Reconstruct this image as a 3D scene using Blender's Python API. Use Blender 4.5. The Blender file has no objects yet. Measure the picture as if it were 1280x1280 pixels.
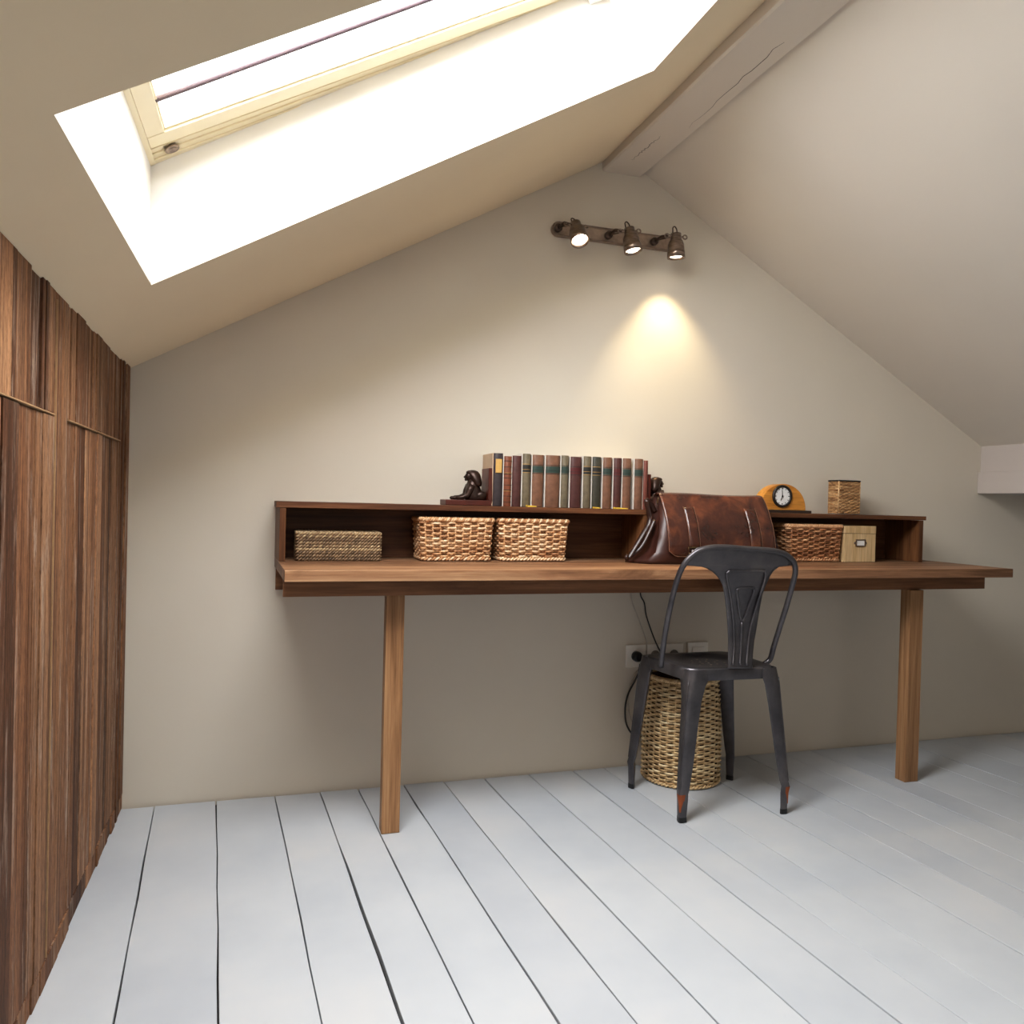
import bpy, bmesh, math, random
from mathutils import Vector, Matrix
random.seed(7)
C = bpy.context.scene.collection
PI = math.pi
def L(a, b, t): return a + (b - a) * t
def V(*a): return Vector(a)

# ------------------------------------------------------------------ camera
F = 963.5
H = 0.965                      # eye height
W = 2.588                      # gable wall plane
RM = Matrix(((0.95446829, 0.0203867, 0.29761495), (-0.29723261, -0.01981535, 0.95459946), (0.02535848, -0.99959579, -0.01285353)))
CAM = V(0, 0, H)
def ray(px, py): return RM @ V(px - 640, py - 640, F)
def on_z(px, py, z): r = ray(px, py); return CAM + r * ((z - H) / r.z)
def on_y(px, py, y): r = ray(px, py); return CAM + r * (y / r.y)
cd = bpy.data.cameras.new('camera'); cam = bpy.data.objects.new('camera', cd); C.objects.link(cam)
cd.sensor_width = 36; cd.sensor_fit = 'HORIZONTAL'; cd.lens = F / 1280 * 36; cd.clip_start = 0.02
rt, up, bk = RM @ V(1, 0, 0), RM @ V(0, -1, 0), RM @ V(0, 0, -1)
cam.matrix_world = Matrix(((rt.x, up.x, bk.x, 0), (rt.y, up.y, bk.y, 0), (rt.z, up.z, bk.z, H), (0, 0, 0, 1)))
bpy.context.scene.camera = cam

# ------------------------------------------------------------------ mesh builder
class MB:
    def __init__(s): s.v = []; s.f = []; s.r = []; s.m = []; s.sm = []
    def add(s, vs, fs, rand=0.0, mi=0, smooth=False):
        o = len(s.v); s.v += [Vector(p) for p in vs]
        for f in fs:
            s.f.append([i + o for i in f]); s.r.append(rand); s.m.append(mi); s.sm.append(smooth)
        return s
    def hexa(s, p, **k):   # p: 4 bottom ccw then 4 top
        return s.add(p, [(3, 2, 1, 0), (4, 5, 6, 7), (0, 1, 5, 4), (1, 2, 6, 5), (2, 3, 7, 6), (3, 0, 4, 7)], **k)
    def box(s, x0, x1, y0, y1, z0, z1, **k):
        return s.hexa([(x0, y0, z0), (x1, y0, z0), (x1, y1, z0), (x0, y1, z0), (x0, y0, z1), (x1, y0, z1), (x1, y1, z1), (x0, y1, z1)], **k)
    def loft(s, rings, closed=True, caps=True, smooth=True, **k):
        n = len(rings[0]); vs = [p for r in rings for p in r]; fs = []
        for i in range(len(rings) - 1):
            for j in range(n if closed else n - 1):
                a, b = i * n + j, i * n + (j + 1) % n
                fs.append((a, b, b + n, a + n))
        s.add(vs, fs, smooth=smooth, **k)
        if caps and closed:
            s.add(rings[0], [tuple(range(n - 1, -1, -1))], **k); s.add(rings[-1], [tuple(range(n))], **k)
        return s
    def tube(s, pts, r, seg=8, closed=False, flat=None, upv=None, caps=True, **k):
        """r: number or list; flat=(a,b) scales the section's two axes; upv fixes the section's up"""
        pts = [Vector(p) for p in pts]; n = len(pts)
        rings = []; u = None
        for i, p in enumerate(pts):
            if closed: t = pts[(i + 1) % n] - pts[i - 1]
            else: t = pts[min(i + 1, n - 1)] - pts[max(i - 1, 0)]
            if t.length < 1e-9: t = V(0, 0, 1)
            t.normalize()
            if upv is not None: u = Vector(upv)
            elif u is None: u = V(0, 0, 1) if abs(t.z) < .9 else V(0, 1, 0)
            u = u - t * u.dot(t)
            if u.length < 1e-6: u = t.orthogonal()
            u.normalize(); w = t.cross(u)
            rr = r[i] if isinstance(r, (list, tuple)) else r
            a, b = flat if flat else (1, 1)
            rings.append([p + u * (math.cos(2 * PI * j / seg) * rr * a) + w * (math.sin(2 * PI * j / seg) * rr * b) for j in range(seg)])
        if closed: rings.append(rings[0])
        return s.loft(rings, caps=caps and not closed, **k)
    def lathe(s, prof, o=(0, 0, 0), axis=(0, 0, 1), seg=24, caps=True, **k):
        """prof: list of (radius, height along the axis)"""
        o = Vector(o); a = Vector(axis).normalized(); u = a.orthogonal().normalized(); w = a.cross(u)
        rings = [[o + a * h + (u * math.cos(2 * PI * j / seg) + w * math.sin(2 * PI * j / seg)) * max(r, 1e-5) for j in range(seg)] for r, h in prof]
        return s.loft(rings, caps=caps, **k)
    def ball(s, c, rx, ry=None, rz=None, seg=16, rot=None, **k):
        ry = ry or rx; rz = rz or rx; c = Vector(c); rings = []
        for i in range(1, 10):
            th = PI * i / 10
            rg = []
            for j in range(seg):
                q = V(rx * math.sin(th) * math.cos(2 * PI * j / seg), ry * math.sin(th) * math.sin(2 * PI * j / seg), -rz * math.cos(th))
                if rot: q = rot @ q
                rg.append(c + q)
            rings.append(rg)
        return s.loft(rings, **k)
    def grid(s, rows, smooth=True, **k):
        return s.loft(rows, closed=False, caps=False, smooth=smooth, **k)
    def build(s, name, mats, parent=None, bevel=0, solid=0, sub=0, off=None, bseg=2):
        me = bpy.data.meshes.new(name)
        o0 = Vector(off) if off is not None else (Vector(parent_origin(parent)) if parent else V(0, 0, 0))
        me.from_pydata([tuple(p - o0) for p in s.v], [], s.f)
        mats = mats if isinstance(mats, (list, tuple)) else [mats]
        for m in mats: me.materials.append(m)
        me.polygons.foreach_set('material_index', s.m); me.polygons.foreach_set('use_smooth', s.sm)
        at = me.attributes.new('rand', 'FLOAT', 'FACE'); at.data.foreach_set('value', s.r)
        bm = bmesh.new(); bm.from_mesh(me); bmesh.ops.remove_doubles(bm, verts=bm.verts, dist=1e-6); bmesh.ops.recalc_face_normals(bm, faces=bm.faces); bm.to_mesh(me); bm.free()
        me.update()
        ob = bpy.data.objects.new(name, me); C.objects.link(ob)
        if parent: ob.parent = parent
        if solid: md = ob.modifiers.new('solid', 'SOLIDIFY'); md.thickness = solid; md.offset = 0
        if sub: md = ob.modifiers.new('sub', 'SUBSURF'); md.levels = sub; md.render_levels = sub
        if bevel: md = ob.modifiers.new('bevel', 'BEVEL'); md.width = bevel; md.segments = bseg; md.limit_method = 'ANGLE'; md.angle_limit = 0.6
        return ob
def parent_origin(p):
    o = V(0, 0, 0)
    while p: o += p.location; p = p.parent
    return o
def tag(o, label, cat, group=None):
    o['label'] = label; o['category'] = cat
    if group: o['group'] = group
    return o
def thing(name, label, cat, loc, group=None):
    o = bpy.data.objects.new(name, None); C.objects.link(o); o.location = loc; o.empty_display_size = .05
    return tag(o, label, cat, group)
def struct(o): o['kind'] = 'structure'; return o
def smooth_path(pts, n=6, closed=False):
    pts = [Vector(p) for p in pts]; out = []; m = len(pts)
    for i in range(m if closed else m - 1):
        if closed: a, b, c, d = pts[i - 1], pts[i], pts[(i + 1) % m], pts[(i + 2) % m]
        else: a, b, c, d = pts[max(i - 1, 0)], pts[i], pts[i + 1], pts[min(i + 2, m - 1)]
        for k in range(n):
            t = k / n
            out.append(.5 * ((2 * b) + (c - a) * t + (2 * a - 5 * b + 4 * c - d) * t * t + (3 * b - a - 3 * c + d) * t ** 3))
    if not closed: out.append(pts[-1])
    return out

# ------------------------------------------------------------------ materials
def srgb(r, g, b):
    f = lambda c: (c / 255 / 12.92) if c / 255 <= .04045 else ((c / 255 + .055) / 1.055) ** 2.4
    return (f(r), f(g), f(b), 1)
class NT:
    def __init__(s, name):
        s.m = bpy.data.materials.new(name); s.m.use_nodes = True; s.t = s.m.node_tree; s.t.nodes.clear()
        s.out = s.n('ShaderNodeOutputMaterial'); s.b = s.n('ShaderNodeBsdfPrincipled'); s.l(s.b, 0, s.out, 0)
    def n(s, ty, **k):
        x = s.t.nodes.new(ty)
        for a, b in k.items(): setattr(x, a, b)
        return x
    def l(s, a, i, b, j): s.t.links.new(a.outputs[i], b.inputs[j])
    def coord(s, scale=(1, 1, 1), rand=None):
        tc = s.n('ShaderNodeTexCoord'); mp = s.n('ShaderNodeMapping'); mp.inputs['Scale'].default_value = scale
        if rand is not None:
            at = s.n('ShaderNodeAttribute', attribute_name='rand'); vm = s.n('ShaderNodeVectorMath', operation='MULTIPLY_ADD')
            s.l(at, 'Fac', vm, 0); vm.inputs[1].default_value = (rand, rand * .7, rand * 1.3); s.l(tc, 'Object', vm, 2); s.l(vm, 0, mp, 0)
        else: s.l(tc, 'Object', mp, 0)
        return mp
    def noise(s, co, scale, detail=4, rough=.6, dist=0):
        x = s.n('ShaderNodeTexNoise'); x.inputs['Scale'].default_value = scale; x.inputs['Detail'].default_value = detail
        x.inputs['Roughness'].default_value = rough; x.inputs['Distortion'].default_value = dist; s.l(co, 0, x, 'Vector'); return x
    def ramp(s, src, stops, out='Fac'):
        x = s.n('ShaderNodeValToRGB'); e = x.color_ramp.elements
        while len(e) > 1: e.remove(e[-1])
        e[0].position, e[0].color = stops[0]
        for p, c in stops[1:]:
            q = e.new(p); q.color = c
        s.l(src, out, x, 0); return x
    def mix(s, fac, a, b, mode='MIX', ao=0, bo=0):
        x = s.n('ShaderNodeMix', data_type='RGBA', blend_type=mode)
        if isinstance(fac, (int, float)): x.inputs[0].default_value = fac
        else: s.l(fac, 0, x, 0)
        if isinstance(a, tuple): x.inputs[6].default_value = a
        else: s.l(a, ao, x, 6)
        if isinstance(b, tuple): x.inputs[7].default_value = b
        else: s.l(b, bo, x, 7)
        return x
    def bump(s, src, strength, dist=.002, out=0):
        x = s.n('ShaderNodeBump'); x.inputs['Strength'].default_value = strength; x.inputs['Distance'].default_value = dist
        s.l(src, out, x, 'Height'); s.l(x, 0, s.b, 'Normal'); return x
    def col(s, src, out=2):
        if isinstance(src, tuple): s.b.inputs['Base Color'].default_value = src
        else: s.l(src, out, s.b, 'Base Color')
    def set(s, **k):
        for a, b in k.items(): s.b.inputs[a.replace('_', ' ')].default_value = b
        return s
def plain(name, c, rough=.5, metal=0, noise=.12, nscale=40, bump=.0, coat=0):
    t = NT(name); co = t.coord(); nz = t.noise(co, nscale, 4)
    d = tuple(x * (1 - noise) for x in c[:3]) + (1,); u = tuple(min(1, x * (1 + noise)) for x in c[:3]) + (1,)
    t.col(t.ramp(nz, [(.3, d), (.7, u)]), 0); t.set(Roughness=rough, Metallic=metal)
    if coat: t.set(Coat_Weight=coat, Coat_Roughness=.2)
    if bump: t.bump(nz, bump, .001)
    return t.m
def plaster(name, c, bump=.12):
    t = NT(name); co = t.coord(); n1 = t.noise(co, 1.3, 3, .5); n2 = t.noise(co, 60, 4, .6)
    d = tuple(x * .95 for x in c[:3]) + (1,); u = tuple(min(1, x * 1.03) for x in c[:3]) + (1,)
    t.col(t.ramp(n1, [(.3, d), (.7, u)]), 0); t.set(Roughness=.85); t.bump(n2, bump, .002); return t.m
def wood(name, dark, mid, light, axis=0, across=28, along=1.6, rough=.55, bump=.25, rand=9.0, vary=.25, blotch=None, spec=.3):
    t = NT(name); sc = [across] * 3; sc[axis] = along
    co = t.coord(tuple(sc), rand); n1 = t.noise(co, 1, 7, .62, .6)
    r = t.ramp(n1, [(.28, dark), (.5, mid), (.72, light)])
    sc2 = [across * 6] * 3; sc2[axis] = along * 3
    co2 = t.coord(tuple(sc2), rand); n2 = t.noise(co2, 1, 4, .7)
    r2 = t.ramp(n2, [(.35, (.55, .5, .45, 1)), (.62, (1, 1, 1, 1))])
    m = t.mix(.7, r, r2, 'MULTIPLY')
    at = t.n('ShaderNodeAttribute', attribute_name='rand')
    r3 = t.ramp(at, [(0, (1 - vary, 1 - vary, 1 - vary, 1)), (1, (1 + vary, 1 + vary * .95, 1 + vary * .9, 1))])
    m2 = t.mix(1.0, m, r3, 'MULTIPLY', 2, 0)
    last = m2
    if blotch:
        sb = [7] * 3; sb[axis] = 2.2
        nb = t.noise(t.coord(tuple(sb), rand), 1, 6, .7, .4); rb = t.ramp(nb, [(.56, (0, 0, 0, 1)), (.72, (1, 1, 1, 1))])
        last = t.mix(rb, m2, blotch, 'MIX', 2)
    t.col(last); t.set(Roughness=rough); t.b.inputs['Specular IOR Level'].default_value = spec
    t.bump(n2, bump, .001); return t.m

M = {}
M['wall'] = plaster('greige_wall_paint', srgb(214, 206, 192))
M['ceiling'] = plaster('greige_ceiling_paint', srgb(220, 213, 202), .06)
M['ceil_l'] = plaster('bounce_tinted_ceiling_paint', srgb(240, 225, 197), .06)  # warm bounced light on the left slope is put into this colour
M['beam'] = plaster('beam_paint', srgb(218, 210, 199), .3)
M['trim'] = plaster('trim_paint', srgb(200, 191, 185), .05)
M['reveal'] = plaster('reveal_paint', srgb(220, 216, 209), .05)
t = NT('floor_paint'); co = t.coord((1, 1, 1), 3.0); n1 = t.noise(co, 2.2, 4, .6); n2 = t.noise(t.coord((60, 4, 60), 5.0), 1, 4, .6)
r = t.ramp(n1, [(.3, srgb(180, 185, 191)), (.55, srgb(191, 195, 199)), (.75, srgb(199, 200, 201))])
n3 = t.noise(co, 55, 3, .7); r3 = t.ramp(n3, [(.74, (1, 1, 1, 1)), (.8, (.72, .7, .68, 1))])
at = t.n('ShaderNodeAttribute', attribute_name='rand'); r4 = t.ramp(at, [(0, (.93, .93, .94, 1)), (1, (1, 1, 1, 1))])
t.col(t.mix(1, t.mix(.6, r, r3, 'MULTIPLY'), r4, 'MULTIPLY', 2, 0)); t.set(Roughness=.5); t.b.inputs['Specular IOR Level'].default_value = .35; t.bump(n2, .12, .001); M['floor'] = t.m
M['gap'] = plain('dark_gap', srgb(38, 33, 30), .9)
t = NT('weathered_boards'); at = t.n('ShaderNodeAttribute', attribute_name='rand')
n1 = t.noise(t.coord((34, 34, .5), 9), 1, 6, .65, .5); n2 = t.noise(t.coord((110, 110, 3.5), 9), 1, 5, .7, .3); n3 = t.noise(t.coord((190, 190, 42), 9), 1, 3, .75); n4 = t.noise(t.coord((30, 30, 2.6), 9), 1, 8, .75, .6)
c1 = t.ramp(n1, [(.30, srgb(92, 64, 47)), (.44, srgb(128, 96, 72)), (.52, srgb(156, 122, 94)), (.6, srgb(122, 94, 74)), (.72, srgb(166, 138, 112))])
c2 = t.ramp(n2, [(.30, (.48, .42, .38, 1)), (.5, (.9, .88, .86, 1)), (.66, (1.12, 1.1, 1.08, 1))])
c = t.mix(.75, c1, c2, 'MULTIPLY')
c3 = t.ramp(at, [(0, (.36, .26, .21, 1)), (.22, (.62, .47, .38, 1)), (.45, (.96, .78, .63, 1)), (.7, (1.08, 1.0, .9, 1)), (.88, (1.25, 1.2, 1.14, 1)), (1, (1.7, 1.58, 1.44, 1))])
c = t.mix(1, c, c3, 'MULTIPLY', 2, 0)
f4 = t.ramp(n4, [(.53, (0, 0, 0, 1)), (.66, (.75, .75, .75, 1))]); c = t.mix(f4, c, srgb(184, 166, 150), 'MIX', 2)
c5 = t.ramp(n3, [(.32, (.5, .47, .45, 1)), (.58, (1.12, 1.12, 1.12, 1))]); c = t.mix(.8, c, c5, 'MULTIPLY', 2, 0)
t.col(c); t.set(Roughness=.68); t.b.inputs['Specular IOR Level'].default_value = .25; t.bump(n2, .5, .0018); M['ward'] = t.m
M['cut'] = plain('raw_wood_edge', srgb(176, 142, 104), .7)
M['desk'] = wood('desk_wood', srgb(96, 66, 46), srgb(140, 104, 76), srgb(176, 142, 110), 0, 26, 1.3, .5, .2, 9, .26, srgb(112, 78, 54))
M['shelf'] = wood('shelf_wood', srgb(70, 40, 24), srgb(102, 64, 40), srgb(132, 90, 60), 0, 30, 1.8, .5, .2, 9, .12)
M['shelfz'] = wood('shelf_side_wood', srgb(78, 46, 26), srgb(116, 76, 46), srgb(146, 102, 66), 2, 30, 1.8, .5, .2, 9, .12)
M['apron'] = wood('apron_wood', srgb(96, 60, 38), srgb(132, 90, 60), srgb(160, 116, 82), 0, 22, 1.5, .55, .2, 9, .1, srgb(92, 58, 38))
M['leg'] = wood('leg_wood', srgb(128, 92, 60), srgb(166, 126, 88), srgb(192, 154, 114), 2, 28, 1.4, .5, .2, 9, .1)
M['pine'] = plain('pale_pine', srgb(228, 212, 178), .4, 0, .02, 12)
def wick(name, a, b, c, rough=.55):
    t = NT(name); at = t.n('ShaderNodeAttribute', attribute_name='rand'); nz = t.noise(t.coord((1, 1, 1), 4), 45, 3, .7)
    ad = t.n('ShaderNodeMath', operation='ADD'); mu = t.n('ShaderNodeMath', operation='MULTIPLY'); mu.inputs[1].default_value = .55
    t.l(at, 'Fac', mu, 0); t.l(mu, 0, ad, 0); sb = t.n('ShaderNodeMath', operation='MULTIPLY_ADD'); sb.inputs[1].default_value = 1.1; sb.inputs[2].default_value = -.3
    t.l(nz, 0, sb, 0); t.l(sb, 0, ad, 1)
    t.col(t.ramp(ad, [(.12, a), (.5, b), (.9, c)], 0), 0); t.set(Roughness=rough); t.bump(t.noise(t.coord(), 300, 2), .2, .0006); return t.m
M['wick'] = wick('honey_wicker', srgb(142, 92, 56), srgb(206, 160, 116), srgb(240, 212, 176))
M['wickd'] = wick('brown_wicker', srgb(112, 64, 36), srgb(180, 126, 84), srgb(224, 180, 138))
M['wickb'] = wick('straw_wicker', srgb(160, 126, 84), srgb(214, 184, 138), srgb(240, 220, 180))
M['sea'] = wick('seagrass', srgb(82, 62, 44), srgb(140, 114, 86), srgb(192, 168, 132))
M['cane'] = wick('cane_weave', srgb(132, 94, 58), srgb(186, 144, 98), srgb(214, 178, 132), .4)
M['inner'] = plain('basket_inside', srgb(58, 36, 22), .9)
t = NT('brown_leather'); co = t.coord(); n1 = t.noise(co, 11, 5, .6, .5); n2 = t.noise(co, 210, 3, .6)
t.col(t.ramp(n1, [(.3, srgb(44, 21, 16)), (.5, srgb(74, 38, 26)), (.74, srgb(124, 72, 44))]), 0); t.set(Roughness=.27); t.b.inputs['Specular IOR Level'].default_value = .7
t.bump(t.noise(co, 20, 5, .6, .4), .6, .006); M['leather'] = t.m
M['leatherb'] = plain('satchel_body_leather', srgb(62, 33, 26), .38, 0, .35, 16, .6)  # darker leather tone for the satchel body
M['leatherd'] = plain('dark_leather', srgb(50, 28, 22), .3, 0, .3, 30, .3)
M['stitch'] = plain('stitching', srgb(132, 92, 70), .7)
t = NT('gunmetal'); co = t.coord(); n1 = t.noise(co, 9, 5, .65); 
t.col(t.ramp(n1, [(.3, srgb(74, 72, 76)), (.55, srgb(96, 93, 96)), (.78, srgb(120, 114, 114))]), 0)
rr = t.ramp(n1, [(.3, (.3, .3, .3, 1)), (.7, (.44, .44, .44, 1))]); t.l(rr, 0, t.b, 'Roughness'); t.set(Metallic=.75); M['steel'] = t.m
M['rust'] = plain('rust', srgb(150, 78, 40), .8)
M['black'] = plain('black_plastic', srgb(20, 19, 20), .4)
M['white'] = plain('white_plastic', srgb(242, 238, 230), .4, 0, .03)
M['wire'] = plain('pale_cable', srgb(190, 180, 168), .5)
M['slot'] = plain('socket_recess', srgb(120, 112, 104), .6)
t = NT('aged_nickel'); n1 = t.noise(t.coord((30, 30, 160)), 1, 4); t.col(t.ramp(n1, [(.3, srgb(120, 104, 94)), (.7, srgb(178, 162, 150))]), 0); t.set(Metallic=1., Roughness=.32); M['nickel'] = t.m
M['plate'] = plain('brushed_plate', srgb(170, 152, 136), .45, .6, .15, 60)
M['darkm'] = plain('dark_bronze', srgb(84, 70, 62), .4, .7)
def emit(name, c, s):
    t = NT(name); t.col(c); t.b.inputs['Emission Color'].default_value = c; t.b.inputs['Emission Strength'].default_value = s; return t.m
M['bulb'] = emit('lit_bulb', (1, .86, .66, 1), 9)
M['buckle'] = plain('brass_buckle', srgb(150, 128, 98), .3, 1)
M['clock'] = wood('honey_wood', srgb(190, 124, 48), srgb(218, 154, 70), srgb(232, 176, 92), 0, 14, 2.5, .35, .05, 0, 0)
M['dial'] = plain('dial', srgb(232, 232, 230), .4, 0, .02)
M['box'] = wood('pale_box_wood', srgb(196, 166, 118), srgb(216, 190, 146), srgb(228, 206, 166), 2, 30, 2, .6, .1, 5, .05)
M['bronze'] = plain('bronze', srgb(58, 40, 32), .35, .5, .3, 60)
M['maroon'] = plain('maroon_base', srgb(82, 32, 20), .4, 0, .2)
M['page'] = plain('book_pages', srgb(226, 218, 202), .9, 0, .06, 90)
M['yellow'] = plain('yellow_paper', srgb(224, 186, 70), .8)
M['rim'] = plain('dark_rim', srgb(50, 46, 44), .35, .5)
M['bar'] = plain('glazing_bar', srgb(92, 78, 84), .5)
t = NT('pane_glass'); t.t.nodes.remove(t.b); tr = t.n('ShaderNodeBsdfTransparent'); gl = t.n('ShaderNodeBsdfGlossy'); gl.inputs['Roughness'].default_value = .02
mx = t.n('ShaderNodeMixShader'); mx.inputs[0].default_value = .05; t.l(tr, 0, mx, 1); t.l(gl, 0, mx, 2); t.l(mx, 0, t.out, 0); M['glass'] = t.m

# ------------------------------------------------------------------ room shell
S, S2 = .56, .566
def zl(x): return 1.577 + S * x           # left slope
def zr(x): return 2.914 - S2 * x          # right slope
RX = (2.914 - 1.577) / (S + S2)           # ridge
XL, XR, YF = -.68, 4.2, -3.2
# floor of painted boards, each running towards the gable at a slight angle
K = -.068
seams = [-.86, -.67, -.50, -.328, -.149, .028, .169, .292, .443, .581, .725, .89, 1.057, 1.18, 1.323, 1.506, 1.664, 1.784, 1.946, 2.081, 2.204, 2.423, 2.548, 2.74, 2.92, 3.08, 3.23, 3.4, 3.56, 3.72, 3.88, 4.04, 4.2, 4.4]
gaps = {-.328: .004, -.149: .004, .028: .0035, .169: .0075, .292: .0045, .443: .0048, .581: .0045, .725: .004, .89: .003, 1.057: .0038}
fl = MB(); rows = 30
rg = random.Random(3)
edges = []
for s in seams:
    g = gaps.get(s, rg.choice([.0024, .003, .0036])); e = []
    for i in range(rows + 1):
        y = L(YF, W - .002, i / rows); gg = g * rg.uniform(.55, 1.25)
        if s == .169 and y > 2.2: gg *= .45
        c = s + K * (y - 2.6) + rg.uniform(-.0012, .0012); e.append((c - gg / 2, c + gg / 2, y))
    edges.append(e)
for a in range(len(seams) - 1):
    rv = rg.random(); endy = rg.uniform(-.010, -.003); ring = []; zz = rg.uniform(-.0015, .0)
    for i in range(rows + 1):
        x0, x1, y = edges[a][i][1], edges[a + 1][i][0], edges[a][i][2]
        if i == rows: y += endy
        b = .0009
        ring.append([(x0, y, -.018), (x0, y, -b + zz), (x0 + b, y, zz), (x1 - b, y, zz), (x1, y, -b + zz), (x1, y, -.018)])
    fl.loft(ring, closed=True, caps=True, smooth=False, rand=rv)
fl.box(XL - .3, XR + .3, YF - .05, W + .05, -.06, -.017, mi=1)
struct(fl.build('floor', [M['floor'], M['gap']]))
wb = MB()
wb.add([(XL, W, -.03), (XR, W, -.03), (XR, W, zr(XR) + .02), (RX, W, zr(RX) + .02), (XL, W, zl(XL) + .02)] , [(0, 1, 2, 3, 4)])
wb.add([(XL, W + .12, -.03), (XR, W + .12, -.03), (XR, W + .12, zr(XR)), (RX, W + .12, zr(RX)), (XL, W + .12, zl(XL))], [(4, 3, 2, 1, 0)])
struct(wb.build('wall_back', M['wall']))
wf = MB(); wf.add([(XL, YF, -.03), (XR, YF, -.03), (XR, YF, zr(XR)), (RX, YF, zr(RX)), (XL, YF, zl(XL))], [(4, 3, 2, 1, 0)])
struct(wf.build('wall_front', M['wall']))
wr = MB(); wr.add([(XR, YF, -.03), (XR, W, -.03), (XR, W, zr(XR)), (XR, YF, zr(XR))], [(3, 2, 1, 0)]); struct(wr.build('wall_right', M['wall']))
wl = MB(); wl.add([(XL, YF, -.03), (XL, W, -.03), (XL, W, zl(XL)), (XL, YF, zl(XL))], [(0, 1, 2, 3)]); struct(wl.build('wall_left', M['wall']))
# left slope with the skylight opening
hole = [(-.266, 1.085), (-.266, 1.888), (.923, 1.823), (.927, 1.068)]
cl = MB(); P3 = lambda x, y: (x, y, zl(x))
o = [P3(XL, YF), P3(RX, YF), P3(RX, W + .1), P3(XL, W + .1)]; h = [P3(*p) for p in hole]
cl.add(o + h, [(3, 0, 4, 5), (0, 1, 7, 4), (1, 2, 6, 7), (2, 3, 5, 6)])
struct(cl.build('ceiling_left', M['ceil_l']))
cr = MB(); cr.add([(RX, YF, zr(RX)), (XR, YF, zr(XR)), (XR, W + .1, zr(XR)), (RX, W + .1, zr(RX))], [(0, 1, 2, 3)])
struct(cr.build('ceiling_right', M['ceiling']))
# ridge beam: left edge and right edge drift a little
bm_ = MB(); rows_ = []
rb = random.Random(5)
for i in range(25):
    y = L(W, YF + .02, i / 24); d = (W - y) * .0125
    j = lambda a: rb.uniform(-a, a) if 0 < i < 24 else 0
    x0, x1, zb = 1.117 + d + j(.002), 1.27 + d + j(.002), 2.17 + j(.001)
    rows_.append([(x0, y, zl(x0) + .012), (x0, y, zb + .006), (x0 + .006, y, zb), (x1 - .005, y, zb), (x1, y, zb + .005), (x1, y, zr(x1) + .012), (RX + .02, y, 2.26)])
bm_.loft(rows_, smooth=False)
struct(bm_.build('trim_1', M['beam']))
crk = MB()
for a, b in (((.77, 2.2), (.62, 1.2)), ((.38, 2.47), (.42, 2.28))):
    pts = []
    for i in range(30):
        y = L(a[1], b[1], i / 29); d = (W - y) * .0125
        pts.append((1.117 + d + .153 * (L(a[0], b[0], i / 29) + rb.uniform(-.03, .03)), y, 2.1702))
    crk.tube(pts, [.0007 * math.sin(PI * (i + .3) / 30) + .0002 for i in range(30)], 5, flat=(.5, 1))
k = crk.build('trim_1_crack', M['gap'], bpy.data.objects['trim_1']); k.name = 'crack'
# eaves purlin: two boards
tb = MB(); tb.add([], []) 
def wedge(mb, x0, z0, z1, y0, y1):
    xe0, xe1 = (2.914 - z0) / S2, (2.914 - z1) / S2
    xe1 = max(xe1, x0 + .004)
    mb.hexa([(x0, y0, z0), (xe0, y0, z0), (xe0, y1, z0), (x0, y1, z0), (x0, y0, z1), (xe1, y0, z1), (xe1, y1, z1), (x0, y1, z1)])
wedge(tb, 2.927, 1.146, 1.2572, YF, W); struct(tb.build('trim_2', M['trim']))
tb = MB(); wedge(tb, 2.912, 1.053, 1.1455, YF, W); struct(tb.build('trim_3', M['trim'], bevel=.002))

# skylight
NL = V(-S, 0, 1).normalized(); AL = V(1, 0, S).normalized(); P0 = V(-.424, 0, 1.34)
def sk(a, y, o): return P0 + AL * a + V(0, y, 0) + NL * o
OFF = .232
win = bpy.data.objects.new('window_1', None); C.objects.link(win); win.location = sk(.9, 1.48, OFF); struct(win)
rv = MB(); A0, A1, Y0, Y1, Y1c = .304, 1.493, 1.085, 1.888, 1.823
hw = [Vector(p) for p in h]
iw = [sk(A0, 1.085, OFF), sk(A0, 1.888, OFF), sk(A1, 1.823, OFF + .01), sk(A1, 1.07, OFF + .01)]
for i in range(4):
    j = (i + 1) % 4; rv.add([hw[i], hw[j], iw[j], iw[i]], [(0, 1, 2, 3)])
    # outer skin so that no daylight leaks round the shaft
rv.build('reveal', M['reveal'], win)
def sbox(mb, a0, a1, y0, y1, o0, o1, **k):
    mb.hexa([sk(a0, y0, o0), sk(a1, y0, o0), sk(a1, y1, o0), sk(a0, y1, o0), sk(a0, y0, o1), sk(a1, y0, o1), sk(a1, y1, o1), sk(a0, y1, o1)], **k)
fr = MB(); e = .03
yy = 1.888
for i in range(4):      # stepped wall-side rail
    sbox(fr, A0 - e, A1 + e, yy - .02 * (i + 1), yy - .02 * i + (.03 if i == 0 else 0), OFF + .003 * i, OFF + .07, rand=.1 * i)
sbox(fr, A0 - e, A0 + .012, Y0 - .02, 1.888, OFF - .001, OFF + .07); sbox(fr, A1 - .012, A1 + e, Y0 - .04, 1.85, OFF + .006, OFF + .07)
sbox(fr, A0 - e, A1 + e, Y0 - .04, Y0 + .03, OFF + .004, OFF + .07)
fr.build('frame', M['pine'], win, bevel=.0015)
ss = MB(); so = OFF - .002
sbox(ss, A0 + .012, A1 - .012, 1.757, 1.806, so, so + .05); sbox(ss, A0 + .012, A0 + .05, 1.115, 1.757, so + .001, so + .05)
sbox(ss, A1 - .05, A1 - .012, 1.115, 1.757, so + .001, so + .05); sbox(ss, A0 + .012, A1 - .012, 1.1, 1.15, so, so + .05)
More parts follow.
